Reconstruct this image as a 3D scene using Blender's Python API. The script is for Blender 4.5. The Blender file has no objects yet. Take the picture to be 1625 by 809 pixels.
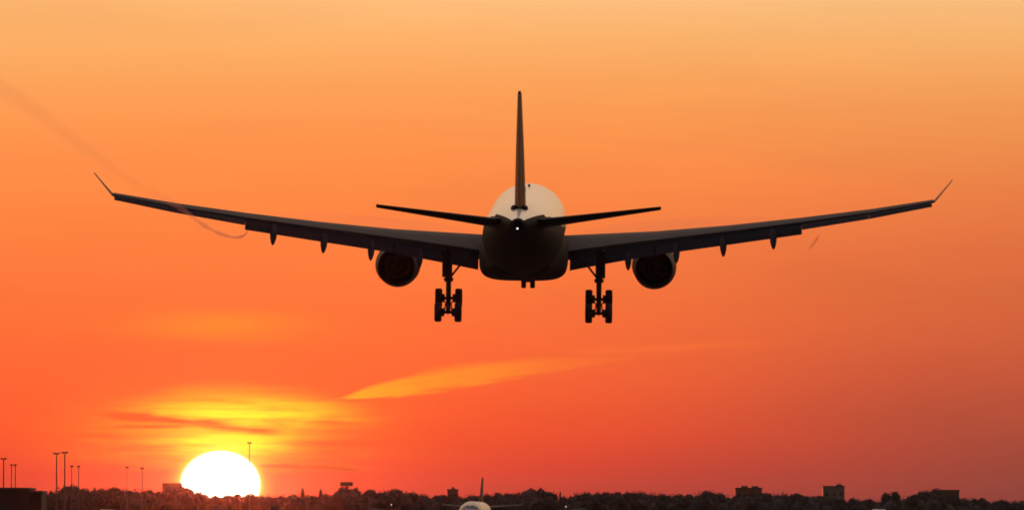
import bpy, bmesh, math, random
from mathutils import Vector, Matrix, noise as mnoise

R = math.radians
rng = random.Random(11)
scene = bpy.context.scene
col = scene.collection

# ------------------------------------------------------------------ camera
CAM_H = 1.3
F = 13113.0                       # photo pixels per radian (long telephoto lens)
CX, HZ = 812.5, 845.0             # photo column straight ahead, row of the horizon
cam_d = bpy.data.cameras.new('camera')
cam = bpy.data.objects.new('camera', cam_d)
col.objects.link(cam)
cam.location = (0, 0, CAM_H)
cam.rotation_euler = (R(90) + (HZ - 404.5) / F, 0, 0)
cam_d.sensor_width = 36
cam_d.lens = F / 1625 * 36
cam_d.clip_start = 1.0
cam_d.clip_end = 40000
scene.camera = cam

def at(px, py, d):
    return Vector(((px - CX) / F * d, d, CAM_H + (HZ - py) / F * d))

# ------------------------------------------------------------------ exposure
vs = scene.view_settings
vs.view_transform = 'Standard'
vs.look = 'None'
vs.exposure = 0
vs.gamma = 1
vs.use_curve_mapping = False
scene.cycles.max_bounces = 6
scene.cycles.volume_bounces = 0
scene.cycles.sample_clamp_indirect = 0
scene.cycles.sample_clamp_direct = 0
scene.cycles.use_denoising = True
scene.cycles.filter_width = 1.8       # the photo's long lens is soft

# ------------------------------------------------------------------ world: dusk sky by direction (azimuth, elevation in degrees)
def lin(r, g, b):
    f = lambda c: c / 12.92 if c <= .04045 else ((c + .055) / 1.055) ** 2.4
    return (f(r / 255), f(g / 255), f(b / 255), 1)

DEG = F * math.pi / 180            # photo pixels per degree
AZ = lambda px: (px - CX) / DEG
EL = lambda py: (HZ - py) / DEG
SUN_AZ, SUN_EL = AZ(350), EL(769)

world = bpy.data.worlds.new('World')
scene.world = world
world.use_nodes = True
nt = world.node_tree
nt.nodes.clear()

class V:
    """scalar socket with arithmetic"""
    def __init__(s, sock): s.s = sock
    def _b(s, o, op, sw=False):
        n = nt.nodes.new('ShaderNodeMath'); n.operation = op
        a, b = (o, s) if sw else (s, o)
        for i, v in enumerate((a, b)):
            if isinstance(v, V): nt.links.new(v.s, n.inputs[i])
            else: n.inputs[i].default_value = v
        return V(n.outputs[0])
    def __add__(s, o): return s._b(o, 'ADD')
    __radd__ = __add__
    def __mul__(s, o): return s._b(o, 'MULTIPLY')
    __rmul__ = __mul__
    def __sub__(s, o): return s._b(o, 'SUBTRACT')
    def __rsub__(s, o): return s._b(o, 'SUBTRACT', True)
    def __truediv__(s, o): return s._b(o, 'DIVIDE')
    def mx(s, o): return s._b(o, 'MAXIMUM')
    def mn(s, o): return s._b(o, 'MINIMUM')
    def atan2(s, o): return s._b(o, 'ARCTAN2')
    def f(s, op):
        n = nt.nodes.new('ShaderNodeMath'); n.operation = op
        nt.links.new(s.s, n.inputs[0]); return V(n.outputs[0])
    def step(s, a, b, lo=0.0, hi=1.0):
        n = nt.nodes.new('ShaderNodeMapRange'); n.interpolation_type = 'SMOOTHSTEP'
        nt.links.new(s.s, n.inputs[0])
        if a > b: a, b, lo, hi = b, a, hi, lo
        for i, v in enumerate((a, b, lo, hi)): n.inputs[i + 1].default_value = v
        return V(n.outputs[0])

def gauss(x): return (x * x * -1.0).f('EXPONENT')
def ramp(v, stops):
    n = nt.nodes.new('ShaderNodeValToRGB'); nt.links.new(v.s, n.inputs[0])
    e = n.color_ramp.elements
    e[0].position, e[0].color = stops[0]; e[1].position, e[1].color = stops[-1]
    for p, c in stops[1:-1]:
        q = e.new(p); q.color = c
    return n.outputs[0]
def mix(f, a, b, mode='MIX'):
    n = nt.nodes.new('ShaderNodeMixRGB'); n.blend_type = mode
    for i, v in enumerate((f, a, b)):
        if isinstance(v, V): nt.links.new(v.s, n.inputs[i])
        elif isinstance(v, (tuple, float, int)): n.inputs[i].default_value = v
        else: nt.links.new(v, n.inputs[i])
    return n.outputs[0]
def wnoise(ax, ex, scale, detail=4, rough=.55, dist=0.0, off=0.0):
    c = nt.nodes.new('ShaderNodeCombineXYZ')
    nt.links.new((az * ax + off).s, c.inputs[0]); nt.links.new((el * ex).s, c.inputs[1])
    n = nt.nodes.new('ShaderNodeTexNoise'); n.noise_dimensions = '2D'
    nt.links.new(c.outputs[0], n.inputs['Vector'])
    n.inputs['Scale'].default_value = scale; n.inputs['Detail'].default_value = detail
    n.inputs['Roughness'].default_value = rough; n.inputs['Distortion'].default_value = dist
    return V(n.outputs[0])

tc = nt.nodes.new('ShaderNodeTexCoord')
sep = nt.nodes.new('ShaderNodeSeparateXYZ')
nt.links.new(tc.outputs['Generated'], sep.inputs[0])
dx, dy, dz = (V(sep.outputs[i]) for i in range(3))
az = dx.atan2(dy) * (180 / math.pi)
el = dz.f('ARCSINE') * (180 / math.pi)

def low_ramp(rows):
    st = sorted((max(0.0, EL(y)) / 4.0, lin(*c)) for y, c in rows)
    return ramp(el / 4.0, st)
left = low_ramp([(0, (254, 190, 126)), (60, (254, 178, 106)), (130, (254, 163, 90)), (200, (255, 151, 80)), (300, (255, 138, 70)), (400, (255, 126, 63)),
                 (500, (255, 114, 57)), (600, (255, 100, 51)), (690, (248, 80, 44)), (740, (228, 68, 47)), (785, (196, 66, 54))])
right = low_ramp([(0, (250, 190, 126)), (60, (247, 178, 108)), (130, (244, 162, 92)), (200, (240, 148, 80)), (300, (233, 127, 70)), (400, (223, 111, 64)),
                  (500, (212, 100, 60)), (600, (196, 86, 58)), (700, (166, 74, 56)), (785, (140, 65, 56))])
# a slow wobble keeps the gradient from being a perfect ramp
wob = wnoise(.35, 1.2, .8, 3, .5)
side = (az + (wob - .5) * 1.0).step(AZ(560), AZ(1720))
sky = mix(side, left, right)
cen = gauss((az - AZ(60)) / 1.9) * el.step(2.9, 3.8)
sky = mix(cen * .55, sky, lin(252, 170, 92))
# faint horizontal veils all over
veil = wnoise(.22, 1.5, 1.6, 5, .55, .4)
sky = mix((veil - .5) * .5, sky, mix(1.0, sky, (1.35, 1.28, 1.0, 1), 'MULTIPLY'))
dk = wnoise(.3, 2.2, 1.2, 4, .5, .2, 7.3)
sky = mix(((dk - .52) * .3).mx(0.0), sky, mix(1.0, sky, (.55, .55, .6, 1), 'MULTIPLY'))

# ragged warp shared by the lit clouds round the sun
w1 = wnoise(.55, 2.6, 2.2, 5, .6, .3, 3.0) - .5
w2 = wnoise(.9, 5.5, 2.6, 5, .6, .2, 11.0) - .5
w4 = wnoise(.4, 9.0, 2.4, 6, .62, .15, 21.0) - .5
ew = el + w1 * .16
warm = gauss((az - AZ(350)) / (360 / DEG)) * gauss((el - EL(690)) / (120 / DEG))
sky = mix(warm * .2, sky, lin(255, 124, 44))
# broad faint band high above the sun
b = gauss((az - AZ(350)) / (130 / DEG)) * gauss((ew - EL(517)) / (20 / DEG))
sky = mix(b * .6, sky, lin(255, 148, 44))
# lens of bright cloud, upper sheet
dxs = (az - AZ(375)) / (210 / DEG)
arch = ew - EL(606) + dxs * dxs * (46 / DEG)
up = arch.step(0.05, -.14) * ew.step(EL(695), EL(650)) * gauss((az - AZ(380)) / (225 / DEG)) * 1.1
core = gauss((az - AZ(385)) / (115 / DEG)) * gauss((el + w2 * .08 - EL(654)) / (16 / DEG))
lowg = gauss((az - AZ(360)) / (88 / DEG)) * gauss((el + w2 * .1 - EL(700)) / (24 / DEG))
wide = gauss((az - AZ(345)) / (200 / DEG)) * gauss((ew - EL(692)) / (56 / DEG))
amber = (up * .66 + wide * .5 + core * .3 + w1 * .9 * (up + wide) + w2 * .8 * (up + wide) + w4 * 1.1 * (up + wide)).mn(1.0).mx(0.0)
sky = mix(amber, sky, lin(255, 160, 42))
yel = (core * .95 + lowg * 1.1 + w2 * 1.3 * (core + lowg) + w4 * 1.8 * (core + lowg)).mn(1.0).mx(0.0)
sky = mix(yel, sky, lin(255, 238, 50))
# dark streaks in front of it
def streak(x0, y0, x1, y1, th, colr, amt, e=60):
    global sky
    k = (y1 - y0) / (x1 - x0)
    line = (az - AZ(x0)) * (-k) + EL(y0)
    m = gauss((el + w2 * .045 - line) / (th / DEG))
    m = m * az.step(AZ(x0), AZ(x0 + e)) * az.step(AZ(x1), AZ(x1 - e * .8))
    sky = mix((m * (1.0 + w1 * 1.6) * amt).mn(1.0).mx(0.0), sky, lin(*colr))
streak(120, 656, 400, 676, 6.5, (236, 92, 40), 1.1, 90)
streak(290, 674, 460, 686, 5.0, (218, 92, 34), 1.1)
streak(150, 677, 320, 676, 3.0, (222, 96, 36), 1.0)
streak(280, 634, 420, 639, 3.0, (232, 150, 34), .7)
streak(395, 737, 580, 745, 3.0, (200, 76, 34), 1.1, 30)
streak(255, 729, 330, 731, 2.2, (216, 100, 34), .7, 20)
streak(150, 715, 300, 706, 4.0, (255, 96, 46), .55, 50)
streak(470, 668, 620, 674, 2.2, (240, 104, 44), .5, 60)
# red murk along the horizon
mk = (el + w2 * .02).step(EL(741), EL(753)) * gauss((az - AZ(330)) / (330 / DEG))
sky = mix(mk * .85, sky, lin(226, 66, 46))
# long wedge of lit cirrus to the right
t = (az - AZ(540)) / (560 / DEG)
ctr = EL(632) + t * (118 / DEG) - t * t * (48 / DEG)
om = (1.0 - t).mx(0.0)
half = (t * om * om * (118 / DEG)).mx(.0008) + om * (1.5 / DEG)
fc = nt.nodes.new('ShaderNodeCombineXYZ'); nt.links.new((az * .7).s, fc.inputs[0]); nt.links.new(((el - ctr) * 11.0).s, fc.inputs[1])
fn = nt.nodes.new('ShaderNodeTexNoise'); fn.noise_dimensions = '2D'; nt.links.new(fc.outputs[0], fn.inputs['Vector'])
fn.inputs['Scale'].default_value = 2.2; fn.inputs['Detail'].default_value = 6; fn.inputs['Roughness'].default_value = .62
fib = V(fn.outputs[0]) - .5
q = (el + w2 * .03 + w4 * .035 - ctr) / half + fib * .9
wedge = q.step(-1.25, -.55) * q.step(1.35, .3) * t.step(-.05, .07) * om.step(0.0, .6) * (1.0 + fib * 1.6 + w2 * .8)
tipc = ramp(t, [(0.0, lin(255, 172, 44)), (.25, lin(255, 146, 44)), (.6, lin(255, 124, 50)), (1.0, lin(246, 110, 56))])
sky = mix((wedge * .95).mn(1.0).mx(0.0), sky, tipc)
ctr2 = EL(560) + (az - AZ(880)) * .05
w3 = gauss((el - ctr2 + w2 * .05) / (7 / DEG)) * az.step(AZ(860), AZ(960)) * az.step(AZ(1300), AZ(1040))
sky = mix(w3 * .38, sky, lin(255, 120, 54))

# the sky above the frame, and the dusk side behind the camera
high = ramp((el - 4.0) / 86.0, [(0.0, lin(254, 192, 126)), (.07, lin(253, 208, 160)), (.25, lin(246, 206, 168)), (.55, lin(176, 162, 164)), (1.0, lin(124, 128, 152))])
sky = mix(el.step(3.6, 4.8), sky, high)
nish = nt.nodes.new('ShaderNodeTexSky')
nish.sky_type = 'NISHITA'
nish.sun_disc = False
nish.sun_elevation = R(SUN_EL)
nish.sun_rotation = R(SUN_AZ)
rear = mix(1.0, mix(1.0, nish.outputs[0], (.06, .06, .06, 1), 'MULTIPLY'), (.028, .025, .028, 1), 'ADD')
front = (dy + dz * .95).step(-.05, .85)
sky = mix(front, rear, sky)
sky = mix(el.step(-.6, -.02), (.012, .010, .010, 1), sky) if False else mix(el.step(-.02, -.6), sky, (.012, .010, .010, 1))

# the sun itself, flattened by refraction, with its glare
sx = (az - SUN_AZ) / (60 / DEG)
sy = (el - SUN_EL) / (51.5 / DEG)
r = (sx * sx + sy * sy).f('SQRT')
glare = ((r - 1.0).mx(0.0) * -7.0).f('EXPONENT')
sky = mix(glare * .9, sky, mix(1.0, (1.0, .80, .10, 1), (1.25, 1.25, 1.25, 1), 'MULTIPLY'))
disc = r.step(1.09, .91)
sky = mix(disc, sky, (9.0, 7.5, 5.2, 1))

bg = nt.nodes.new('ShaderNodeBackground')
nt.links.new(sky, bg.inputs[0])
bg.inputs[1].default_value = 1.0
wo = nt.nodes.new('ShaderNodeOutputWorld')
nt.links.new(bg.outputs[0], wo.inputs[0])
world.cycles.sampling_method = 'MANUAL'
world.cycles.sample_map_resolution = 2048

# ------------------------------------------------------------------ sun lamp
sun_d = bpy.data.lights.new('sun', 'SUN')
sun = bpy.data.objects.new('sun', sun_d)
col.objects.link(sun)
sun_d.energy = 3.0
sun_d.color = (1.0, .10, .03)
sun_d.angle = R(.5)
sdir = Vector((math.sin(R(SUN_AZ)) * math.cos(R(SUN_EL)), math.cos(R(SUN_AZ)) * math.cos(R(SUN_EL)), math.sin(R(SUN_EL))))
sun.rotation_euler = (-sdir).to_track_quat('-Z', 'Y').to_euler()
sun.location = (0, 0, 60)

# ------------------------------------------------------------------ materials
def mat(name, c, rough=.5, metal=0.0, var=.12, scale=.7, coat=0.0, c2=None, spec=.5):
    m = bpy.data.materials.new(name); m.use_nodes = True
    t = m.node_tree; p = t.nodes['Principled BSDF']
    g = t.nodes.new('ShaderNodeNewGeometry')
    n = t.nodes.new('ShaderNodeTexNoise'); n.inputs['Scale'].default_value = scale; n.inputs['Detail'].default_value = 5
    t.links.new(g.outputs['Position'] if False else t.nodes.new('ShaderNodeTexCoord').outputs['Object'], n.inputs['Vector'])
    rp = t.nodes.new('ShaderNodeValToRGB')
    a = [x * (1 - var) for x in c]; b = list(c2) if c2 else [min(1, x * (1 + var)) for x in c]
    rp.color_ramp.elements[0].position = .3; rp.color_ramp.elements[1].position = .7
    rp.color_ramp.elements[0].color = (*a, 1); rp.color_ramp.elements[1].color = (*b, 1)
    t.links.new(n.outputs[0], rp.inputs[0]); t.links.new(rp.outputs[0], p.inputs['Base Color'])
    p.inputs['Roughness'].default_value = rough; p.inputs['Metallic'].default_value = metal
    p.inputs['Coat Weight'].default_value = coat; p.inputs['Coat Roughness'].default_value = .1
    p.inputs['Specular IOR Level'].default_value = spec
    return m
def emit(name, c, s):
    m = bpy.data.materials.new(name); m.use_nodes = True
    p = m.node_tree.nodes['Principled BSDF']
    p.inputs['Base Color'].default_value = (*c, 1)
    p.inputs['Emission Color'].default_value = (*c, 1); p.inputs['Emission Strength'].default_value = s
    return m

M = dict(
    white=mat('white_paint', (.80, .79, .77), .28, var=.04, scale=.3, coat=.3),
    belly=mat('belly_shade_dark_paint', (.016, .017, .021), .7, var=.2, spec=.03),  # near-black: the shade of the underside is put into this colour
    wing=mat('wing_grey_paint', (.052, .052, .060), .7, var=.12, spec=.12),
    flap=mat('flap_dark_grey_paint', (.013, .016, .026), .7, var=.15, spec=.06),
    fin=mat('fin_red_brown_paint', (.07, .014, .008), .55, var=.15, spec=.2),
    metal=mat('dark_gear_metal', (.015, .015, .017), .7, .1, var=.2, scale=3),
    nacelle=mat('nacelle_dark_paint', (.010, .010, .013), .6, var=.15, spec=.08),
    hot=mat('exhaust_metal', (.010, .009, .009), .8, 0, var=.25, scale=2, spec=.05),
    rubber=mat('tyre_rubber', (.02, .02, .02), .85, var=.2, scale=5),
    glass=mat('dark_glass', (.01, .012, .015), .1, var=.1),
    foliage=mat('tree_foliage', (.085, .079, .075), 1.0, var=.15, scale=.25, spec=0),
    conifer=mat('conifer_foliage', (.075, .073, .066), 1.0, var=.3, scale=.4, spec=0),
    bark=mat('tree_bark', (.07, .055, .04), .9, var=.3, scale=2, spec=.2),
    concrete=mat('concrete_wall', (.22, .21, .20), .85, var=.15, scale=.2),
    brick=mat('brick_wall', (.20, .12, .09), .9, var=.2, scale=.5),
    roof=mat('roof_felt', (.08, .08, .085), .85, var=.2, scale=.4),
    paleroof=mat('pale_metal_roof', (.62, .61, .60), .45, var=.08, scale=.3),
    steel=mat('galvanised_mast', (.13, .13, .135), .6, .5, var=.2, scale=2),
    grass=mat('airfield_grass', (.05, .065, .025), .95, var=.35, scale=.05, spec=.1),
    asphalt=mat('runway_asphalt', (.05, .05, .052), .9, var=.25, scale=.12),
    paint=mat('runway_marking_paint', (.7, .7, .68), .7, var=.12, scale=.6),
    greywing=mat('light_grey_wing_paint', (.07, .07, .07), .6, var=.1, spec=.3),
    cream=mat('cream_paint', (.66, .57, .46), .35, var=.05, scale=.3),
    cladding=mat('dark_cladding', (.035, .034, .036), .8, var=.2, scale=.3, spec=.2),
    lamp=emit('lit_lamp', (1.0, .92, .85), .9),
    navlight=emit('lit_tail_light', (1.0, .95, .95), 4.0),
)

# ------------------------------------------------------------------ object helpers
def link(name, me, parent=None, loc=None):
    o = bpy.data.objects.new(name, me); col.objects.link(o)
    if parent: o.parent = parent
    if loc is not None: o.location = loc
    return o
def obj(name, bm, m, parent=None, smooth=True, loc=None):
    bmesh.ops.recalc_face_normals(bm, faces=bm.faces)
    me = bpy.data.meshes.new(name); bm.to_mesh(me); bm.free()
    me.materials.append(m)
    if smooth:
        for p in me.polygons: p.use_smooth = True
        try: me.set_sharp_from_angle(angle=R(38))
        except Exception: pass
    return link(name, me, parent, loc)
def thing(name, label, cat, loc=(0, 0, 0), group=None, rz=0):
    o = link(name, None, None, loc); o.rotation_euler = (0, 0, rz)
    tag(o, label, cat, group); return o
def tag(o, label=None, cat=None, group=None, kind=None):
    for k, v in (('label', label), ('category', cat), ('group', group), ('kind', kind)):
        if v: o[k] = v
    return o

def loft(bm, rings, cap=True, closed=True):
    vs = [[bm.verts.new(p) for p in r_] for r_ in rings]
    n = len(vs[0])
    for a, b in zip(vs, vs[1:]):
        for i in range(n if closed else n - 1):
            j = (i + 1) % n
            bm.faces.new((a[i], a[j], b[j], b[i]))
    if cap:
        bm.faces.new(vs[0]); bm.faces.new(vs[-1])
    return vs
def box(bm, lo, hi, mt=None, bev=0.0):
    x0, y0, z0 = lo; x1, y1, z1 = hi
    ps = [Vector(p) for p in ((x0, y0, z0), (x1, y0, z0), (x1, y1, z0), (x0, y1, z0), (x0, y0, z1), (x1, y0, z1), (x1, y1, z1), (x0, y1, z1))]
    if mt: ps = [mt @ p for p in ps]
    v = [bm.verts.new(p) for p in ps]
    fs = [bm.faces.new([v[i] for i in f]) for f in ((0, 3, 2, 1), (4, 5, 6, 7), (0, 1, 5, 4), (1, 2, 6, 5), (2, 3, 7, 6), (3, 0, 4, 7))]
    if bev:
        es = list({e for f in fs for e in f.edges})
        bmesh.ops.bevel(bm, geom=es, offset=bev, segments=2, affect='EDGES')
def tube(bm, a, b, ra, rb=None, n=12):
    a, b = Vector(a), Vector(b); rb = ra if rb is None else rb
    d = (b - a).normalized(); u = d.orthogonal().normalized(); w = d.cross(u)
    ring = lambda c, r_: [c + (u * math.cos(2 * math.pi * i / n) + w * math.sin(2 * math.pi * i / n)) * r_ for i in range(n)]
    loft(bm, [ring(a, ra), ring(b, rb)])
def revolve(bm, prof, origin, axis='Y', n=40, cap=False):
    """prof: list of (along, radius)"""
    rings = []
    for y, r_ in prof:
        ring = []
        for i in range(n):
            t_ = 2 * math.pi * i / n
            c, s = math.cos(t_) * r_, math.sin(t_) * r_
            p = Vector((c, y, s)) if axis == 'Y' else Vector((y, c, s))
            ring.append(p + Vector(origin))
        rings.append(ring)
    loft(bm, rings, cap)
def foil(chord, t_, a=0.0, b=1.0, n=14, camber=.02):
    """airfoil outline (s aft of the leading edge, z), from fraction a to b of the chord"""
    up, dn = [], []
    for i in range(n + 1):
        f = a + (b - a) * (1 - math.cos(math.pi * i / n)) / 2
        yt = 5 * t_ * (.2969 * math.sqrt(f) - .126 * f - .3516 * f * f + .2843 * f ** 3 - .1015 * f ** 4) + .002
        yc = camber * (1 - (2 * f - 1) ** 2)
        up.append((f * chord, (yc + yt) * chord)); dn.append((f * chord, (yc - yt) * chord))
    return up + dn[::-1]
def fring(x, yle, z, chord, t_, inc, a=0.0, b=1.0, camber=.02, n=14):
    """airfoil section standing at span x; inc = incidence in degrees about the leading edge"""
    ci, si = math.cos(R(inc)), math.sin(R(inc))
    return [Vector((x, yle - s * ci + zz * si * 0, z - s * si + zz * ci)) for s, zz in foil(chord, t_, a, b, n, camber)]
def lerp(tab, x):
    for (x0, *a), (x1, *b) in zip(tab, tab[1:]):
        if x <= x1:
            k = max(0.0, (x - x0) / (x1 - x0)); return [p + (q - p) * k for p, q in zip(a, b)]
    return list(tab[-1][1:])

# ================================================================== THE LANDING AIRLINER
# body axes: x to starboard, y forward, z up; origin on the fuselage axis above the main gear
D0 = 585.0
p0 = at(831.5, 369, D0)
jet = thing('airliner', 'large twin-engine airliner landing over the runway, flaps and wheels down, seen from behind', 'airplane', p0)
jet.rotation_mode = 'YXZ'
jet.rotation_euler = (R(4.15), R(.52), R(-.86))

FUS = [  # y, rx, rz, zc
    (32.0, .06, .06, -.55), (31.7, .55, .5, -.53), (31.0, 1.15, 1.08, -.45), (30.0, 1.65, 1.6, -.34), (28.6, 2.13, 2.08, -.2), (26.8, 2.55, 2.5, -.09),
    (24.8, 2.78, 2.76, -.02), (22.5, 2.82, 2.82, 0), (15, 2.82, 2.82, 0), (5, 2.82, 2.82, 0), (-4, 2.82, 2.82, 0), (-8, 2.80, 2.78, .04), (-12, 2.70, 2.62, .2),
    (-16, 2.48, 2.32, .46), (-20, 2.14, 1.92, .8), (-24, 1.66, 1.45, 1.15), (-27, 1.2, 1.04, 1.4), (-29.5, .78, .68, 1.58), (-31.0, .5, .44, 1.66)]
FD = []
for a_, b_ in zip(FUS, FUS[1:]):
    k_ = max(1, int((a_[0] - b_[0]) / .5))
    FD += [tuple(p_ + (q_ - p_) * i_ / k_ for p_, q_ in zip(a_, b_)) for i_ in range(k_)]
FD.append(FUS[-1])
bm = bmesh.new()
loft(bm, [[Vector((math.sin(2 * math.pi * i / 56) * rx, y, zc + math.cos(2 * math.pi * i / 56) * rz)) for i in range(56)] for y, rx, rz, zc in FD])
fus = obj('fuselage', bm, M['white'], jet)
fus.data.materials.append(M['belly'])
for p in fus.data.polygons:      # dark lower lobe and tail cone: underside shade painted into the colour
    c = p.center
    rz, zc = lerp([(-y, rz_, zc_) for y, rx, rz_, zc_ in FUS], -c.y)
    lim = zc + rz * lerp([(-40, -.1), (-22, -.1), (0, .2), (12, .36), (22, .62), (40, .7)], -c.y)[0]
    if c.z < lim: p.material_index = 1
# auxiliary exhaust at the tail end
bm = bmesh.new(); revolve(bm, [(-30.8, .46), (-31.5, .34), (-31.5, .27), (-30.9, .25), (-30.9, .01)], (0, 0, 1.66), n=24)
obj('tail_exhaust', bm, M['hot'], fus)
bm = bmesh.new(); bmesh.ops.create_icosphere(bm, subdivisions=2, radius=.045); bmesh.ops.translate(bm, vec=(-.02, -31.56, 1.42), verts=bm.verts)
obj('tail_light', bm, M['navlight'], fus)
def blade(y, h, c, x=0.0, th=.05):
    z0 = 2.72
    b_ = bmesh.new()
    loft(b_, [[Vector((x + sx_ * th, y + yy, z0 + zz)) for sx_, yy in ((0, c / 2), (1, 0), (0, -c / 2), (-1, 0))] for zz, in ((0,), (h * .6,), (h,))])
    obj('antenna', b_, M['metal'], fus)
blade(15, .26, .6, .15, .09)
blade(2, .42, .8, .0, .08)
# cockpit glazing: panes laid on the skin
def panes(tab, z0, yf, yb, rows, parent):
    bm_ = bmesh.new(); tab = [(-a_[0], *a_[1:]) for a_ in tab]
    for s_ in (-1, 1):
        for a0, a1 in rows:
            grid = []
            for i_ in range(7):
                aa = a0 + (a1 - a0) * i_ / 6; line = []
                for j_ in range(5):
                    y = yf + (yb - yf) * j_ / 4 - aa * .012
                    rx, rz, zc = lerp(tab, -y)
                    line.append(bm_.verts.new((s_ * math.sin(R(aa)) * (rx + .03), y, z0 + zc + math.cos(R(aa)) * (rz + .03))))
                grid.append(line)
            for g0, g1 in zip(grid, grid[1:]):
                for k_ in range(4): bm_.faces.new((g0[k_], g1[k_], g1[k_ + 1], g0[k_ + 1]))
    obj('windscreen', bm_, M['glass'], parent)
panes(FUS, 0, 29.9, 28.9, ((4, 26), (29, 52), (55, 76)), fus)
# belly fairing: rounded box blended on at both ends
bm = bmesh.new()
rings = []
for y, hw, zt, zb, n_ in ((14.5, 1.6, -1.6, -2.7, 2.4), (12.5, 2.5, -.9, -3.05, 2.8), (9.5, 3.0, -.3, -3.28, 3.4), (4, 3.12, .0, -3.34, 4), (-2, 3.12, .0, -3.32, 4), (-4.5, 3.05, -.2, -3.22, 3.8), (-7, 2.75, -.6, -2.95, 3), (-9.5, 1.9, -1.2, -2.6, 2.4)):
    zc, hz = (zt + zb) / 2, (zt - zb) / 2
    ring = []
    for i in range(48):
        t_ = 2 * math.pi * i / 48; c, s = math.cos(t_), math.sin(t_)
        ring.append(Vector((math.copysign(abs(c) ** (2 / n_), c) * hw, y, zc + math.copysign(abs(s) ** (2 / n_), s) * hz)))
    rings.append(ring)
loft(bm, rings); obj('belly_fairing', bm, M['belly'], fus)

# wing planform: span x -> leading edge y, chord, leading edge z, thickness ratio, incidence
WING = [(2.2, 11.9, 11.1, -1.2, .135, 4.8), (2.9, 11.4, 10.7, -1.16, .135, 4.8), (9.4, 7.35, 7.7, -.5, .115, 2.3), (14.5, 4.2, 6.3, .16, .105, 1.4),
        (19.7, .95, 4.9, .96, .10, 1.3), (24.5, -2.05, 3.7, 1.76, .10, 1.0), (28.75, -4.85, 2.55, 2.60, .10, .3)]
def wsec(x): return lerp(WING, x)
BOXF = .80
def wing(s):
    w_ = None
    bm = bmesh.new()
    xs = [2.2, 2.9, 4.5, 6.5, 8, 9.4, 11, 12.8, 14.5, 16.2, 18, 19.7, 21.3, 23, 24.5, 26, 27.5, 28.75]
    rings = []
    for x in xs:
        yl, c, z, th, inc = wsec(x)
        rings.append([Vector((s * p.x, p.y, p.z)) for p in fring(x, yl, z, c, th, inc, 0, BOXF)])
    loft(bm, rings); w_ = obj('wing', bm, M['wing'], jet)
    # flaps and ailerons hang off the rear spar
    def panel(name, x0, x1, frac, defl, drop, m, n=6):
        b_ = bmesh.new(); rr = []
        for i in range(n + 1):
            x = x0 + (x1 - x0) * i / n
            yl, c, z, th, inc = wsec(x)
            fc = lerp(frac, x)[0]
            y = yl - c * (BOXF - .005) * math.cos(R(inc)); zz = z - c * BOXF * math.sin(R(inc)) - drop * c + .02
            rr.append([Vector((s * p.x, p.y, p.z)) for p in fring(x, y, zz, fc, .13, inc + defl, 0, 1, .01, 10)])
        loft(b_, rr); return obj(name, b_, m, w_)
    FC = [(3, 1.5), (9.3, 1.35), (14, 1.3), (19.6, 1.25)]; AC = [(19.6, 1.15), (28.6, .85)]
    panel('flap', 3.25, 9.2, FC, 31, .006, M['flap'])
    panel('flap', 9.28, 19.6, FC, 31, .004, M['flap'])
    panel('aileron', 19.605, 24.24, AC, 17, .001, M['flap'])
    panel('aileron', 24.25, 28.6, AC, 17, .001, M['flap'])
    # leading edge slat, drooped
    for x0, x1 in ((3.6, 8.4), (10.4, 19.5), (19.6, 28.2)):
        b_ = bmesh.new(); rr = []
        for i in range(6):
            x = x0 + (x1 - x0) * i / 5
            yl, c, z, th, inc = wsec(x)
            rr.append([Vector((s * p.x, p.y, p.z)) for p in fring(x, yl + c * .06, z - c * .035, c * .15, .24, inc - 18, 0, 1, .08, 8)])
        loft(b_, rr); obj('slat', b_, M['wing'], w_)
    # winglet
    yl, c, z, th, inc = wsec(28.75)
    rr = []
    for k, dx_, dz_, ch in ((0, 0, 0.0, 2.1), (.15, .12, .1, 1.9), (.5, .62, .74, 1.35), (1, 1.32, 1.66, .75)):
        y0 = yl - .1 - 2.2 * k
        nrm = Vector((-.78, 0, .62)) if k else Vector((-.3, 0, .95))
        rr.append([Vector((s * (28.7 + dx_ + nrm.x * zz), y0 - ss, z - .05 + dz_ + nrm.z * zz)) for ss, zz in foil(ch, .07, 0, 1, 8, 0)])
    b_ = bmesh.new(); loft(b_, rr); obj('winglet', b_, M['fin'], w_)
    # flap track fairings
    for x in (7.4, 10.8, 14.1, 17.6):
        yl, c, z, th, inc = wsec(x)
        yf = yl - c * .52; zf = z - c * .52 * math.sin(R(inc)) - c * th * .42
        L = 3.1 + c * .22
        b_ = bmesh.new(); rr = []
        for i, (f, rad, dr) in enumerate(((0, .03, 0), (.12, .2, .05), (.3, .29, .12), (.55, .33, .28), (.75, .3, .62), (.9, .2, .92), (.97, .1, 1.08), (1.0, .02, 1.14))):
            rr.append([Vector((s * (x + math.cos(t_) * rad * .78), yf - f * L, zf - dr + math.sin(t_) * rad * 1.25)) for t_ in [2 * math.pi * j / 16 for j in range(16)]])
        loft(b_, rr); obj('flap_fairing', b_, M['flap'], w_)
    return w_
wings = {s: wing(s) for s in (-1, 1)}

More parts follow.
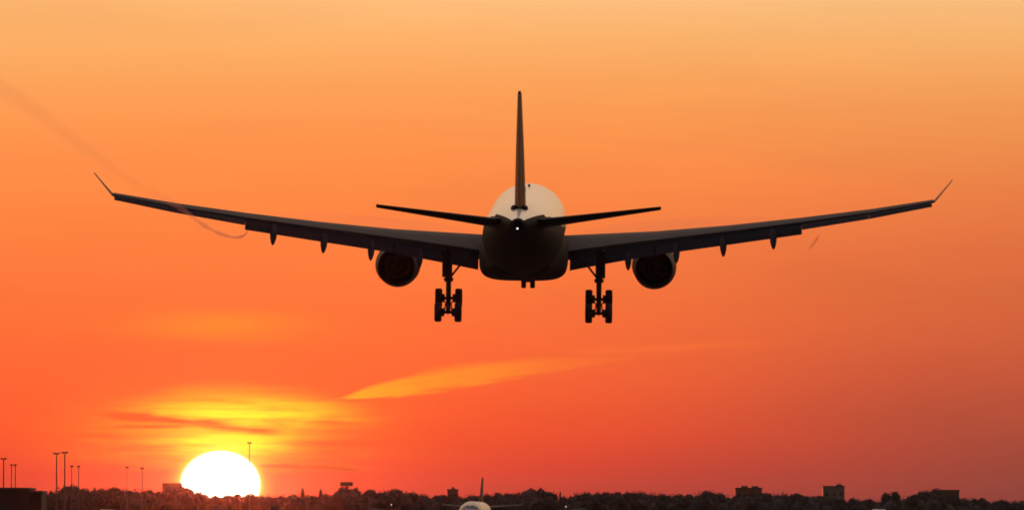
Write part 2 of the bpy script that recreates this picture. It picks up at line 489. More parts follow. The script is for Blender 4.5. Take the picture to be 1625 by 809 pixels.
# engines
def engine(s):
    x, z = 9.27, -2.82
    e = link('engine', None, jet, (s * x, 9.0, z)); e.scale = (.955, 1, .955)
    bm = bmesh.new()
    revolve(bm, [(6.3, 1.28), (6.55, 1.38), (6.5, 1.5), (6.0, 1.62), (4.5, 1.70), (2.5, 1.68), (.8, 1.57), (-.6, 1.40), (-.62, 1.34), (.8, 1.36), (3.5, 1.36), (5.6, 1.26), (6.3, 1.28)], (0, 0, 0), n=48)
    obj('nacelle', bm, M['nacelle'], e)
    bm = bmesh.new()
    revolve(bm, [(3.0, 1.0), (.2, .92), (-1.3, .66), (-1.32, .6), (-.2, .62), (2.0, .6)], (0, 0, 0), n=40)
    obj('core_nozzle', bm, M['hot'], e)
    bm = bmesh.new(); revolve(bm, [(2.9, .5), (3.0, 1.37)], (0, 0, 0), n=48); obj('duct_blanking_disc', bm, M['hot'], e)  # solid disc added behind the fan so no light shows through the duct
    bm = bmesh.new(); revolve(bm, [(1.0, .5), (-.8, .42), (-1.7, .2), (-2.1, .03)], (0, 0, 0), n=28); obj('exhaust_cone', bm, M['hot'], e)
    bm = bmesh.new()
    for i in range(24):
        mt = Matrix.Rotation(2 * math.pi * i / 24, 4, 'Y')
        box(bm, (-.13, 4.6, .3), (.13, 4.63, 1.3), mt)
    revolve(bm, [(5.2, .02), (4.9, .2), (4.5, .36), (4.3, .36)], (0, 0, 0), n=24)
    obj('fan', bm, M['hot'], e)
    bm = bmesh.new()
    loft(bm, [[Vector((sx_ * w_, y, z_)) for sx_, y, z_ in ((-1, yf, zz), (1, yf, zz), (1, yb, zz), (-1, yb, zz))] for w_, yf, yb, zz in ((.26, 4.2, -2.2, 1.2), (.26, 2.6, -3.4, 1.9), (.24, .4, -4.4, 2.7))])
    obj('pylon', bm, M['nacelle'], e)
    # strake
    return e
engines = {s: engine(s) for s in (-1, 1)}

# tailplane
def tailplane(s):
    T = [(.4, -21.6, 6.0, 1.25, .115, -4.5), (1.5, -22.3, 5.5, 1.38, .115, -4.5), (9.6, -27.2, 2.2, 2.68, .10, -4.5)]
    bm = bmesh.new()
    loft(bm, [[Vector((s * p.x, p.y, p.z)) for p in fring(x, yl, z, c, th, inc, 0, .7, 0)] for x, yl, c, z, th, inc in [(x, *lerp(T, x)) for x in (.4, 1.5, 4, 7, 9.2, 9.6)]])
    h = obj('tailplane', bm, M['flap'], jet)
    bm = bmesh.new()
    rr = []
    for x in (1.55, 4, 7, 9.45):
        yl, c, z, th, inc = lerp(T, x)
        rr.append([Vector((s * p.x, p.y, p.z)) for p in fring(x, yl - c * .705, z + c * .055, c * .30, .2, -7, 0, 1, 0, 8)])
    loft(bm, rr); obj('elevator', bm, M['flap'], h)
for s in (-1, 1): tailplane(s)

# fin and rudder
def vring(z, yl, c, th, a, b, n=12):
    return [Vector((zz, yl - ss, z)) for ss, zz in foil(c, th, a, b, n, 0)]
FIN = [(1.7, -16.6, 8.9, .085), (2.7, -17.6, 8.5, .085), (6.5, -22.1, 6.2, .085), (10.35, -26.5, 3.7, .07), (10.55, -26.9, 3.2, .05)]
bm = bmesh.new(); loft(bm, [vring(z, yl, c, th, 0, .68) for z, yl, c, th in FIN]); fin = obj('fin', bm, M['fin'], jet)
bm = bmesh.new(); loft(bm, [vring(z, yl - c * .685, c * .32, th * 1.85, 0, 1, 8) for z, yl, c, th in FIN[1:4]]); obj('rudder', bm, M['fin'], fin)
for s in (-1, 1):       # dark root fillets either side of the fin
    bm = bmesh.new()
    loft(bm, [[Vector((s * (.36 + math.cos(t_) * r_), y, z + math.sin(t_) * r_)) for t_ in [2 * math.pi * j / 14 for j in range(14)]] for y, r_, z in ((-21.5, .03, 2.45), (-22.6, .16, 2.5), (-24.2, .24, 2.52), (-25.2, .2, 2.5), (-25.6, .05, 2.46))])
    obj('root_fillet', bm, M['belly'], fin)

# main gear
def wheel(parent, x, y, z, rad, wid, big=True):
    w_ = link('wheel', None, parent, (x, y, z))
    bm = bmesh.new()
    revolve(bm, [(-wid / 2, rad * .6), (-wid / 2, rad * .86), (-wid * .42, rad * .96), (-wid * .2, rad), (wid * .2, rad), (wid * .42, rad * .96), (wid / 2, rad * .86), (wid / 2, rad * .6)], (0, 0, 0), 'X', 32, True)
    obj('tyre', bm, M['rubber'], w_)
    bm = bmesh.new()
    revolve(bm, [(-wid * .52, rad * .12), (-wid * .52, rad * .3), (-wid * .48, rad * .58), (wid * .48, rad * .58), (wid * .52, rad * .3), (wid * .52, rad * .12)], (0, 0, 0), 'X', 24, True)
    obj('rim', bm, M['metal'], w_)
def main_gear(s):
    g = link('main_gear', None, jet, (s * 5.34, 1.0, -1.6))
    zb = -3.62
    bm = bmesh.new()
    tube(bm, (0, .25, .4), (0, .12, -1.75), .27, .25, 16)
    tube(bm, (0, .12, -1.7), (0, .1, -1.95), .36, .3, 16)
    tube(bm, (0, .12, -1.9), (0, 0, zb), .19, .18, 14)
    tube(bm, (0, -.22, -1.1), (0, -.34, -2.3), .07, .07, 8); tube(bm, (0, -.34, -2.3), (0, -.2, zb + .25), .07, .07, 8)
    obj('strut', bm, M['metal'], g)
    bm = bmesh.new(); tube(bm, (-s * 1.45, .2, .05), (-s * .12, .15, -1.65), .075, .075, 10)
    obj('side_brace', bm, M['metal'], g)
    bm = bmesh.new(); box(bm, (.20 if s > 0 else -.44, -.75, -1.6), (.44 if s > 0 else -.20, .95, .35), None, .02)
    obj('gear_door', bm, M['flap'], g)
    tl = R(27.5)
    fy, fz = math.cos(tl) * 1.0, math.sin(tl) * 1.0
    bm = bmesh.new()
    tube(bm, (0, fy, zb + fz), (0, -fy, zb - fz), .17, .17, 12)
    for k in (-1, 1):
        tube(bm, (-.72, k * fy, zb + k * fz), (.72, k * fy, zb + k * fz), .11, .11, 12)
        for q_ in (-1, 1): tube(bm, (q_ * .28, k * fy, zb + k * fz), (q_ * .5, k * fy, zb + k * fz), .3, .3, 14)
        tube(bm, (.2, 0, zb + .1), (.3, k * fy, zb + k * fz - .2), .045, .045, 6); tube(bm, (-.2, 0, zb + .1), (-.3, k * fy, zb + k * fz - .2), .045, .045, 6)
    obj('bogie_beam', bm, M['metal'], g)
    for k in (-1, 1):
        for q_ in (-1, 1): wheel(g, q_ * .71, k * fy, zb + k * fz, .69, .5)
for s in (-1, 1): main_gear(s)
g = link('nose_gear', None, jet, (0, 25.4, -2.6))
bm = bmesh.new(); tube(bm, (0, .2, .4), (0, 0, -1.75), .14, .11, 12); tube(bm, (-.4, 0, -1.9), (.4, 0, -1.9), .08, .08, 10); tube(bm, (0, .1, -1.0), (0, 1.4, .1), .06, .06, 8)
obj('strut', bm, M['metal'], g)
for q_ in (-1, 1):
    wheel(g, q_ * .33, 0, -1.9, .52, .36)
    bm = bmesh.new(); box(bm, (q_ * .62 - .02, -.6, -.75), (q_ * .62 + .02, 1.2, .2)); obj('gear_door', bm, M['white'], g)

# ================================================================== wake vapour behind the flap edges
def vapour(name, label, pts, dens):
    m = bpy.data.materials.new(name); m.use_nodes = True
    t = m.node_tree; t.nodes.remove(t.nodes['Principled BSDF'])
    v = t.nodes.new('ShaderNodeVolumePrincipled')
    v.inputs['Color'].default_value = (.55, .42, .40, 1); gp = t.nodes.new('ShaderNodeNewGeometry'); sp = t.nodes.new('ShaderNodeSeparateXYZ'); mr = t.nodes.new('ShaderNodeMapRange')
    pw = t.nodes.new('ShaderNodeMath'); pw.operation = 'POWER'; pw.inputs[1].default_value = 8
    ma = t.nodes.new('ShaderNodeMath'); ma.operation = 'MULTIPLY_ADD'; ma.inputs[1].default_value = dens * 1.1; ma.inputs[2].default_value = dens * .009
    t.links.new(gp.outputs['Position'], sp.inputs[0]); t.links.new(sp.outputs[1], mr.inputs[0])
    for i_, q_ in enumerate((430, 586, 0, 1)): mr.inputs[i_ + 1].default_value = q_
    t.links.new(mr.outputs[0], pw.inputs[0]); t.links.new(pw.outputs[0], ma.inputs[0]); t.links.new(ma.outputs[0], v.inputs['Density'])
    v.inputs['Anisotropy'].default_value = .2
    t.links.new(v.outputs[0], t.nodes['Material Output'].inputs['Volume'])
    P = [at(x, y, d) for x, y, d, _ in pts]; RAD = [q_[3] * .65 for q_ in pts]
    fine, fr = [], []
    n = len(P)
    for i in range(n - 1):       # Catmull-Rom
        a, b, c, d = P[max(i - 1, 0)], P[i], P[i + 1], P[min(i + 2, n - 1)]
        for j in range(8):
            u = j / 8
            fine.append(.5 * ((2 * b) + (c - a) * u + (2 * a - 5 * b + 4 * c - d) * u * u + (3 * b - a - 3 * c + d) * u ** 3))
            fr.append(RAD[i] + (RAD[i + 1] - RAD[i]) * u)
    fine.append(P[-1]); fr.append(RAD[-1])
    bm = bmesh.new(); rr = []
    for i, (p, r_) in enumerate(zip(fine, fr)):
        d = (fine[min(i + 1, len(fine) - 1)] - fine[max(i - 1, 0)]).normalized()
        u = d.cross(Vector((0, .3, 1))).normalized(); w_ = d.cross(u)
        wob_ = 1 + .35 * mnoise.noise(p * .35)
        rr.append([p + (u * math.cos(2 * math.pi * k / 10) + w_ * math.sin(2 * math.pi * k / 10)) * r_ * wob_ for k in range(10)])
    loft(bm, rr)
    o = obj(name, bm, m)
    tag(o, label, 'vapour trail')
vapour('vapour_trail', 'thin smoky vapour trail curling off the left wing flap and drifting up past the winglet',
       [(396, 352, 588, .05), (393, 366, 584, .12), (384, 375, 580, .15), (368, 376, 575, .16), (345, 369, 567, .2), (318, 354, 556, .24), (292, 334, 540, .3), (262, 316, 520, .36), (225, 298, 492, .42), (190, 276, 462, .46),
        (150, 246, 430, .5), (105, 212, 398, .55), (60, 178, 368, .6), (10, 146, 340, .65), (-60, 100, 305, .7)], .85)
vapour('vapour_wisp', 'faint short vapour wisp below the right wing beyond the flap end',
       [(1300, 372, 586, .08), (1296, 380, 582, .16), (1290, 388, 577, .18), (1284, 396, 570, .1)], .3)

# thin condensation lying over the inner wings
vm = bpy.data.materials.new('wing_mist'); vm.use_nodes = True
vt = vm.node_tree; vt.nodes.remove(vt.nodes['Principled BSDF'])
vv = vt.nodes.new('ShaderNodeVolumePrincipled'); vv.inputs['Color'].default_value = (.8, .72, .74, 1); vv.inputs['Density'].default_value = .035; vv.inputs['Anisotropy'].default_value = .2
vt.links.new(vv.outputs[0], vt.nodes['Material Output'].inputs['Volume'])
for s_, side_ in ((-1, 'left'), (1, 'right')):
    bm = bmesh.new(); rr = []
    for i in range(15):
        x = 3.4 + i * (18.5 - 3.4) / 14
        yl, c, z, th, inc = wsec(x)
        k = math.sin(math.pi * (i + .4) / 14.8) ** .6
        hy, hz = c * .34 * k + .05, .62 * k + .02
        zc = z + c * th * .5 + .30 * k
        rr.append([Vector((s_ * x, yl - c * .40 + math.cos(2 * math.pi * j / 14) * hy, zc + math.sin(2 * math.pi * j / 14) * hz - (math.cos(2 * math.pi * j / 14) < 0) * .0)) for j in range(14)])
    loft(bm, rr)
    o = obj('wing_vapour', bm, vm)
    o.location = jet.location; o.rotation_mode = 'YXZ'; o.rotation_euler = jet.rotation_euler
    tag(o, f'faint mist of condensation lying over the inner {side_} wing of the landing airliner', 'vapour', 'mist over the wings')
# ================================================================== GROUND
def sheet(name, pts, z, m, kind='structure'):
    bm = bmesh.new(); bm.faces.new([bm.verts.new((x, y, z)) for x, y in pts])
    return tag(obj(name, bm, m, None, False), kind=kind)
sheet('ground', [(-6000, -400), (6000, -400), (6000, 7000), (-6000, 7000)], 0, M['grass'])
sheet('runway', [(-22.5, 250), (22.5, 250), (22.5, 2000), (-22.5, 2000)], .004, M['asphalt'])
sheet('taxiway', [(-110, 1160), (-22.6, 1160), (-22.6, 1190), (-110, 1190)], .004, M['asphalt'])
sheet('apron', [(-180, 1195), (-25, 1195), (-25, 1420), (-180, 1420)], .004, M['asphalt'])
bm = bmesh.new()
def rect(x0, y0, x1, y1): bm.faces.new([bm.verts.new(p) for p in ((x0, y0, .008), (x1, y0, .008), (x1, y1, .008), (x0, y1, .008))])
for i in range(6):
    for s in (-1, 1): rect(s * (2.2 + i * 3.2) - .9, 256, s * (2.2 + i * 3.2) + .9, 286)
for y in range(310, 1980, 50): rect(-.45, y, .45, y + 30)
for s in (-1, 1): rect(s * 21.2 - .45, 250, s * 21.2 + .45, 2000); rect(s * 9 - 3, 650, s * 9 + 3, 700)
tag(obj('runway_markings', bm, M['paint'], None, False), kind='structure')

# ================================================================== TREES
def lump(bm, c, rx, rz, seed, sub=3):
    r_ = bmesh.ops.create_icosphere(bm, subdivisions=sub, radius=1.0)
    for v in r_['verts']:
        n = v.co.copy()
        k = 1 + .22 * mnoise.noise(n * 1.6 + Vector((seed, 0, 0))) + .12 * mnoise.noise(n * 4 + Vector((0, seed, 0)))
        v.co = Vector(c) + Vector((n.x * rx * k, n.y * rx * k, n.z * rz * k))
def leaves(bm, c, rx, rz, count, size, rg):
    for _ in range(count):
        d = Vector((rg.gauss(0, 1), rg.gauss(0, 1), rg.gauss(0, 1))).normalized()
        k = rg.uniform(.76, 1.07)
        p = Vector(c) + Vector((d.x * rx * k, d.y * rx * k, d.z * rz * k))
        a = Vector((rg.gauss(0, 1), rg.gauss(0, 1), rg.gauss(0, 1))).normalized(); b = a.orthogonal().normalized()
        w_ = size * rg.uniform(.4, .9)
        q_ = a.cross(b)
        bm.faces.new([bm.verts.new(p + b * w_ * i + q_ * w_ * .6 * j) for i, j in ((-1, 0), (0, -1), (1, 0), (0, 1))])
def tree_meshes(kind, seed):
    rg = random.Random(seed)
    tr = bmesh.new(); cr = bmesh.new()
    if kind == 'broad':        # 12 m tall, about 8 m wide
        tube(tr, (0, 0, 0), (.1, 0, 3.2), .32, .22, 8)
        lobes = [((0, 0, 7.2), 2.9, 3.6)]
        for i in range(7):
            a = rg.uniform(0, 6.28); d = rg.uniform(1.4, 2.6)
            lobes.append(((math.cos(a) * d, math.sin(a) * d, rg.uniform(4.0, 9.6)), rg.uniform(1.3, 2.0), rg.uniform(1.2, 2.0)))
        for c, rx, rz in lobes:
            tube(tr, (.1, 0, 3.0), c, .14, .05, 6)
            lump(cr, c, rx * .85, rz * .85, seed + c[0], 2); leaves(cr, c, rx, rz, 300, .36, rg)
        lobes_z = 12
    elif kind == 'poplar':
        tube(tr, (0, 0, 0), (0, 0, 3), .28, .2, 8)
        for i in range(7):
            z = 2.6 + i * 1.4; rx = 1.35 * math.sin(math.pi * (i + 1.2) / 8.6) + .15
            c = (rg.uniform(-.2, .2), rg.uniform(-.2, .2), z)
            lump(cr, c, rx * .85, 1.2, seed + i, 2); leaves(cr, c, rx, 1.4, 90, .32, rg)
    else:                      # conifer
        tube(tr, (0, 0, 0), (0, 0, 11.5), .3, .05, 8)
        for i in range(9):
            z = 2.0 + i * 1.1; rx = 2.4 * (1 - i / 9.6)
            lump(cr, (0, 0, z), rx * .8, .8, seed + i, 2); leaves(cr, (0, 0, z), rx, .75, 80, .3, rg)
    out = []
    for nm, b_, m in (('trunk', tr, M['bark']), ('crown', cr, M['conifer' if kind == 'conifer' else 'foliage'])):
        me = bpy.data.meshes.new(kind + '_' + nm); b_.to_mesh(me); b_.free(); me.materials.append(m); out.append((nm, me))
    out.append(max(v.co.z for v in out[1][1].vertices))
    return out
PROTO = {'broad': [tree_meshes('broad', 20 + i) for i in range(6)], 'poplar': [tree_meshes('poplar', 51)], 'conifer': [tree_meshes('conifer', 61)]}
def tree(px, top, d, label, kind='broad', group=None, wide=1.0):
    p = at(px, top, d)
    pr = rng.choice(PROTO[kind]); s = p.z / (pr[2] - .25)
    nm = {'broad': 'broadleaf_tree', 'poplar': 'poplar_tree', 'conifer': 'conifer_tree'}[kind]
    o = thing(nm, label, 'tree', (p.x, p.y, 0), group, rng.uniform(0, 6.28))
    o.scale = (s * wide, s * wide, s)
    for n_, me in pr[:2]: link(n_, me, o)
    return o

PROFILE = [(-60, 782), (60, 783), (75, 783), (88, 780), (98, 772), (108, 769), (120, 772), (130, 775), (150, 774), (170, 773), (195, 772), (215, 774), (232, 778), (255, 780), (275, 779), (286, 776), (296, 771), (304, 780), (318, 783), (340, 785), (360, 784),
           (372, 781), (400, 783), (420, 785), (445, 784), (465, 782), (490, 784), (520, 786), (532, 781), (565, 779), (580, 778), (600, 776), (640, 777), (654, 780), (665, 784), (700, 785), (740, 784), (768, 785), (790, 782), (800, 781), (815, 784),
           (826, 779), (838, 775), (862, 775), (874, 779), (882, 787), (900, 788), (912, 782), (935, 779), (960, 781), (990, 780), (1020, 779), (1045, 782), (1070, 784), (1086, 787), (1097, 782), (1112, 780), (1125, 778), (1140, 781), (1158, 785), (1210, 781), (1230, 781),
           (1250, 781), (1268, 785), (1300, 786), (1340, 792), (1365, 789), (1382, 791), (1396, 793), (1404, 786), (1416, 781), (1430, 786), (1450, 787), (1458, 780), (1475, 776), (1490, 780), (1500, 784), (1526, 790), (1560, 790), (1572, 793), (1582, 791), (1598, 790), (1608, 793), (1700, 792)]
def prof(x): return lerp(PROFILE, x)[0]
TL = 'dark broadleaf tree merged into the long far treeline along the horizon'
TG = 'trees of the far treeline'
skip = [(532, 570), (96, 122), (834, 866), (1408, 1424), (1462, 1488)]
x = -30.0
while x < 1670:
    if not any(a <= x <= b for a, b in skip):
        tree(x, prof(x) + rng.uniform(-.6, 1.6), rng.uniform(2300, 2700), TL, 'broad', TG, rng.uniform(.75, 1.0))
    x += rng.uniform(9.5, 14)
x = -40.0
while x < 1680:                 # a second, lower row in front
    tree(x, prof(x) + rng.uniform(7, 12), rng.uniform(2050, 2250), TL, 'broad', TG, rng.uniform(.9, 1.2))
    x += rng.uniform(19, 27)
tree(108, 767.5, 2280, 'rounded dark tree rising behind the pair of tall floodlight masts at left', wide=1.0)
tree(543, 775, 2240, 'broad dark tree on the left of the clump under the radar antenna', wide=1.1)
tree(557, 773, 2290, 'dark tree topping the clump right beneath the radar antenna', wide=1.1)
tree(839, 775, 2280, 'left tree of the tall rounded clump right of the taxiing plane', wide=1.05)
tree(858, 774, 2320, 'right tree of the tall rounded clump right of the taxiing plane', wide=1.1)
tree(1416, 780, 2300, 'small round tree alone left of the flat-roofed block at far right', wide=.8)
tree(1464, 777, 2300, 'dark tree on the left of the high clump at far right', wide=.8)
tree(1477, 775, 2340, 'tallest tree of the high clump at far right, touching the flat-roofed block', wide=.85)
tree(480, 774, 2500, 'slim pointed poplar right of the setting sun, the left one of two', 'poplar', wide=.6)
tree(509, 775, 2500, 'slim pointed poplar nearest the radar clump, the right one of two', 'poplar', wide=.6)
tree(889, 779.5, 2450, 'little dark conifer standing in the treeline gap right of the rounded clump', 'conifer', wide=.5)
# undergrowth filling in below the crowns
bm = bmesh.new()
rg = random.Random(5)
for i in range(150):
    px = -60 + i * 12; p = at(px, 0, 2030 + rg.uniform(-15, 15))
    lump(bm, (p.x, p.y, 1.2), rg.uniform(2.0, 3.2), rg.uniform(2.6, 4.6), i, 2)
tag(obj('undergrowth', bm, M['foliage']), 'dark low scrub growing along the foot of the treeline', 'shrubs', kind='stuff')

# ================================================================== BUILDINGS ON THE SKYLINE
def block(name, label, cat, x0, x1, top, d, depth, wall, parts=()):
    """parts: (part name, px0, px1, top row, inset, material) standing on the roof"""
    a, b = at(x0, top, d), at(x1, top, d)
    root = thing(name, label, cat, ((a.x + b.x) / 2, d + depth / 2, 0))
    hw, h = (b.x - a.x) / 2, a.z
    bm = bmesh.new(); box(bm, (-hw, -depth / 2, -.2), (hw, depth / 2, h), None, .08); obj('wall', bm, wall, root, False)
    bm = bmesh.new(); box(bm, (-hw - .25, -depth / 2 - .25, h + .003), (hw + .25, depth / 2 + .25, h + .35), None, .05); rf = obj('roof', bm, M['roof'], root, False)
    n = max(2, int(hw * 2 / 2.6)); fl = max(1, int(h / 3.4))
    for i in range(n):
        for j in range(fl):
            if n * fl > 60 or wall is M['cladding']: continue
            cx = -hw + (i + .5) * 2 * hw / n; cz = 1.6 + j * (h - .8) / fl
            bm = bmesh.new(); box(bm, (cx - .55, -depth / 2 - .06, cz - .5), (cx + .55, -depth / 2 + .05, cz + .7)); obj('window', bm, M['glass'], root, False)
    for nm, q0, q1, tp, sh, m in parts:
        u0, u1 = at(q0, tp, d), at(q1, tp, d); cx = root.location.x
        bm = bmesh.new()
        if sh == 'box': box(bm, (u0.x - cx, -depth * .25, h + .355), (u1.x - cx, depth * .25, u0.z), None, .05)
        elif sh == 'spire':
            w_ = (u1.x - u0.x) / 2; mx_ = (u0.x + u1.x) / 2 - cx
            loft(bm, [[Vector((mx_ + i * k, j * k, z_)) for i, j in ((-1, -1), (1, -1), (1, 1), (-1, 1))] for k, z_ in ((w_, h + .355), (w_ * .5, h + (u0.z - h) * .45), (.05, u0.z))])
        elif sh == 'mast':
            tube(bm, ((u0.x + u1.x) / 2 - cx, 0, h + .355), ((u0.x + u1.x) / 2 - cx, 0, u0.z), .2, .08, 8)
        obj(nm, bm, m, rf, False)
    return root
block('tower_block', 'square dark high-rise block standing above the treeline at right with a rooftop hut', 'building', 1306, 1340, 771.5, 3400, 14, M['concrete'],
      [('lift_housing', 1327, 1337, 767.5, 'box', M['concrete']), ('roof_mast', 1331, 1333, 764.5, 'mast', M['steel'])])
block('office_block', 'wide dark block in the treeline with two rooftop plant rooms', 'building', 1167, 1209, 774.5, 3300, 16, M['brick'],
      [('plant_room', 1176, 1187, 770.0, 'box', M['concrete']), ('plant_room', 1193, 1204, 770.4, 'box', M['concrete'])])
block('flat_roofed_block', 'long low flat-roofed block beside the high tree clump at far right', 'building', 1486, 1522, 778, 2900, 18, M['brick'])
block('church_tower', 'small square tower with a short spire left of the taxiing plane', 'building', 710, 727, 777, 3300, 4.3, M['brick'], [('spire', 714, 724, 770.5, 'spire', M['roof'])])
block('warehouse', 'hazy flat-topped block touching the left edge of the sun', 'building', 258, 287, 767, 3500, 18, M['concrete'])
block('terminal_building', 'long black flat-roofed building in the bottom left corner', 'building', -90, 46, 776, 1500, 20, M['cladding'], [('vent_box', 27, 36, 774.2, 'box', M['roof'])])
block('terminal_annex', 'low dark annex adjoining the black flat-roofed building on its right', 'building', 46.6, 66, 781, 1502, 16, M['cladding'])
def shed(label, x0, x1, top, d):
    a, b = at(x0, top, d), at(x1, top, d)
    root = thing('shed', label, 'shed', ((a.x + b.x) / 2, d, 0)); hw, h = (b.x - a.x) / 2, a.z
    bm = bmesh.new(); box(bm, (-hw, -3, -.1), (hw, 3, h - .9)); obj('wall', bm, M['concrete'], root, False)
    bm = bmesh.new(); loft(bm, [[Vector((xx, -3.2, h - .897)), Vector((xx, 3.2, h - .897)), Vector((xx, 0, h))] for xx in (-hw - .2, hw + .2)]); obj('roof', bm, M['paleroof'], root, False)
    bm = bmesh.new(); box(bm, (-1.4, -3.05, 0), (1.4, -2.9, h - 2)); obj('door', bm, M['roof'], root, False)
shed('low shed whose pale roof just shows at the bottom edge, right side', 1387, 1403, 807.3, 1500)
shed('low shed whose pale roof just shows at the bottom edge below the lamp masts', 161, 178, 807.6, 1500)

# ================================================================== MASTS, RADAR, LIGHTS
def mast(px, top, d, hw, label, legs=(0.0,), thick=.16):
    p = at(px, top, d)
    o = thing('floodlight_mast', label, 'light mast', (p.x, p.y, 0), 'floodlight masts on the left')
    for lx in legs:
        bm = bmesh.new(); tube(bm, (lx, 0, 0), (lx, 0, p.z - .35), thick * 1.1, thick * .7, 10); obj('pole', bm, M['steel'], o)
    bm = bmesh.new(); box(bm, (-hw, -.25, p.z - .35), (hw, .25, p.z - .2)); obj('crossbar', bm, M['steel'], o, False)
    n = max(2, int(hw / .35))
    for i in range(n):
        lx = -hw + (i + .5) * 2 * hw / n
        bm = bmesh.new(); box(bm, (lx - .15, -.42, p.z - .5), (lx + .15, -.28, p.z - .12), None, .02); obj('floodlight', bm, M['metal'], o, False)
mast(6, 725, 1700, .7, 'floodlight mast nearest the left edge, above the black flat-roofed building')
mast(21.5, 735, 1800, .8, 'twin-poled floodlight mast over the black building, second from the left edge', (-.42, .42), .13)
mast(90, 716.5, 1650, .75, 'left mast of the tallest pair, its head narrower than its neighbour')
mast(103, 715, 1650, .7, 'right mast of the tallest pair, before the rounded tree')
mast(114, 737, 2000, .4, 'thin short mast just right of the tallest pair', thick=.12)
mast(125, 737.5, 2000, .4, 'thin short mast standing by itself right of the rounded tree', thick=.12)
mast(202, 739, 2000, .4, 'faint thin mast halfway between the tallest pair and the sun', thick=.10)
mast(226, 740, 1900, .5, 'short dark mast next left of the hazy block and sun', thick=.13)
mast(396, 700, 1900, .55, 'slim mast crossing the right edge of the sun', thick=.12)
# airport surveillance radar on its stub tower
p = at(550, 763.5, 2150)
o = thing('radar_antenna', 'rotating radar antenna bar on a stub tower above the tree clump', 'radar', (p.x, p.y, 0))
bm = bmesh.new(); box(bm, (-1.0, -1.0, 0), (1.0, 1.0, p.z - 2.6), None, .05); obj('tower', bm, M['concrete'], o, False)
bm = bmesh.new(); box(bm, (-1.5, -1.5, p.z - 2.597), (1.5, 1.5, p.z - 2.1), None, .05); tube(bm, (0, 0, p.z - 2.1), (0, 0, p.z - 1.1), .5, .3, 12); obj('platform', bm, M['steel'], o, False)
bm = bmesh.new()
loft(bm, [[Vector((xx, -.35 + yy * .3, p.z - 1.15 + zz)) for yy, zz in ((0, 0), (1, .1), (.6, 1.0), (-.2, 1.05))] for xx in (-1.65, -.6, .6, 1.65)])
obj('reflector', bm, M['steel'], o, False)
bm = bmesh.new(); tube(bm, (0, -1.2, p.z - 1.0), (0, 0, p.z - 1.1), .08, .08, 8); box(bm, (-.3, -1.5, p.z - .9), (.3, -1.2, p.z - .5)); obj('feed_arm', bm, M['steel'], o, False)

def field_lamp(px, py, d, label):
    p = at(px, py, d)
    o = thing('field_lamp', label, 'lamp', (p.x, p.y, 0), 'lit lamps on the airfield')
    bm = bmesh.new(); tube(bm, (0, 0, 0), (0, 0, p.z - .2), .09, .06, 8); obj('pole', bm, M['steel'], o)
    bm = bmesh.new(); box(bm, (-.25, -.2, p.z + .16), (.25, .2, p.z + .22)); obj('hood', bm, M['metal'], o, False)
    bm = bmesh.new(); bmesh.ops.create_icosphere(bm, subdivisions=2, radius=.11); bmesh.ops.translate(bm, vec=(0, -.05, p.z), verts=bm.verts); obj('bulb', bm, M['lamp'], o)
field_lamp(621, 800, 1500, 'small lit white lamp before the treeline, left of the taxiing plane')
field_lamp(898, 803, 1500, 'small lit white lamp before the treeline, right of the taxiing plane')

# ================================================================== TAXIING AIRLINER far down the field, nose towards us
DT = 1250.0
q0 = at(755, 795, DT)
tj = thing('taxiing_airliner', 'small far-off white airliner on the ground, only its rounded top and fin showing', 'airplane', (q0.x, DT, 0))
tj.rotation_euler = (0, 0, R(177.0))
ZA = q0.z - 1.98                      # fuselage axis height
NF = [(17.5, .05, .05, -.4), (17.2, .5, .45, -.38), (16.4, 1.05, 1.0, -.28), (15, 1.6, 1.55, -.12), (13.2, 1.9, 1.9, -.02), (11, 1.98, 1.98, 0), (0, 1.98, 1.98, 0), (-8, 1.98, 1.98, 0), (-12, 1.7, 1.62, .35), (-16, 1.05, .95, .9), (-19, .45, .4, 1.25), (-20, .2, .2, 1.3)]
bm = bmesh.new()
loft(bm, [[Vector((math.sin(2 * math.pi * i / 40) * rx, y, ZA + zc + math.cos(2 * math.pi * i / 40) * rz)) for i in range(40)] for y, rx, rz, zc in NF])
tf = obj('fuselage', bm, M['cream'], tj)
panes(NF, ZA, 16.3, 15.3, ((2, 25), (27, 51), (53, 74)), tf)
FT = at(767, 757, DT + 16).z
bm = bmesh.new(); loft(bm, [vring(z, yl, c, .09, 0, 1) for z, yl, c in ((ZA + 1.2, -11.5, 6.5), (ZA + 2.2, -12.6, 6.0), (FT, -17.6, 2.6))]); obj('fin', bm, M['fin'], tj)
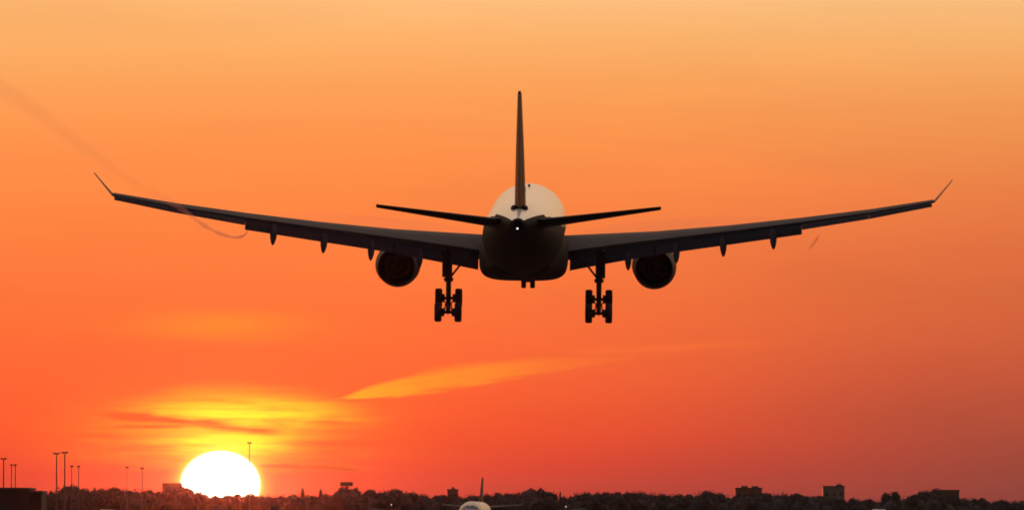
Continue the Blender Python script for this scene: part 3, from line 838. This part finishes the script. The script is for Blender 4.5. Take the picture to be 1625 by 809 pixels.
for s in (-1, 1):
    bm = bmesh.new(); loft(bm, [[Vector((s * p_.x, p_.y, p_.z)) for p_ in fring(x_, yl, z_, c, .11, 2)] for x_, yl, z_, c in ((1.2, 4.5, ZA - 1.1, 6.5), (6, 1.6, ZA - .45, 4), (16.5, -4.6, ZA + .9, 1.6))]); w_ = obj('wing', bm, M['greywing'], tj)
    bm = bmesh.new(); loft(bm, [[Vector((s * p_.x, p_.y, p_.z)) for p_ in fring(x_, yl, z_, c, .1, 0)] for x_, yl, z_, c in ((.4, -13.8, ZA + 1.0, 4), (6.2, -17.4, ZA + 1.5, 1.6))]); obj('tailplane', bm, M['greywing'], tj)
    bm = bmesh.new(); revolve(bm, [(7.4, .9), (7.5, 1.0), (6.5, 1.12), (4.5, 1.05), (3.2, .8), (3.2, .7), (6, .85), (7.4, .9)], (s * 5.75, 0, ZA - 1.9), n=28); obj('engine', bm, M['white'], tj)
    gg = link('main_gear', None, tj, (s * 3.8, 0, 0))
    bm = bmesh.new(); tube(bm, (0, 0, .5), (0, 0, ZA - 1.2), .14, .18, 10); obj('strut', bm, M['metal'], gg)
    for k in (-1, 1): wheel(gg, k * .45, 0, .58, .58, .42)
gg = link('nose_gear', None, tj, (0, 12.6, 0))
bm = bmesh.new(); tube(bm, (0, 0, .4), (0, 0, ZA - 1.6), .1, .12, 10); obj('strut', bm, M['metal'], gg)
for k in (-1, 1): wheel(gg, k * .25, 0, .4, .4, .25)

# ================================================================== HAZE: the dusty evening air round the whole scene
bm = bmesh.new(); box(bm, (-6100, -450, -1.3), (6100, 7100, 45))
hm = bpy.data.materials.new('evening_haze'); hm.use_nodes = True
ht = hm.node_tree; ht.nodes.remove(ht.nodes['Principled BSDF'])
hv = ht.nodes.new('ShaderNodeVolumePrincipled')
hv.inputs['Color'].default_value = (.70, .74, .86, 1); hv.inputs['Density'].default_value = 7e-6; hv.inputs['Anisotropy'].default_value = .3
hf = ht.nodes.new('ShaderNodeVolumeScatter')       # extra forward scatter added to stand in for lens bloom round the sun
hf.inputs['Color'].default_value = (1, 1, 1, 1); hf.inputs['Density'].default_value = 9e-8; hf.inputs['Anisotropy'].default_value = .99
ha = ht.nodes.new('ShaderNodeAddShader'); ht.links.new(hv.outputs[0], ha.inputs[0]); ht.links.new(hf.outputs[0], ha.inputs[1])
ht.links.new(ha.outputs[0], ht.nodes['Material Output'].inputs['Volume'])
tag(obj('haze', bm, hm, None, False), 'thin dusty evening haze over the airfield', 'haze', kind='stuff')
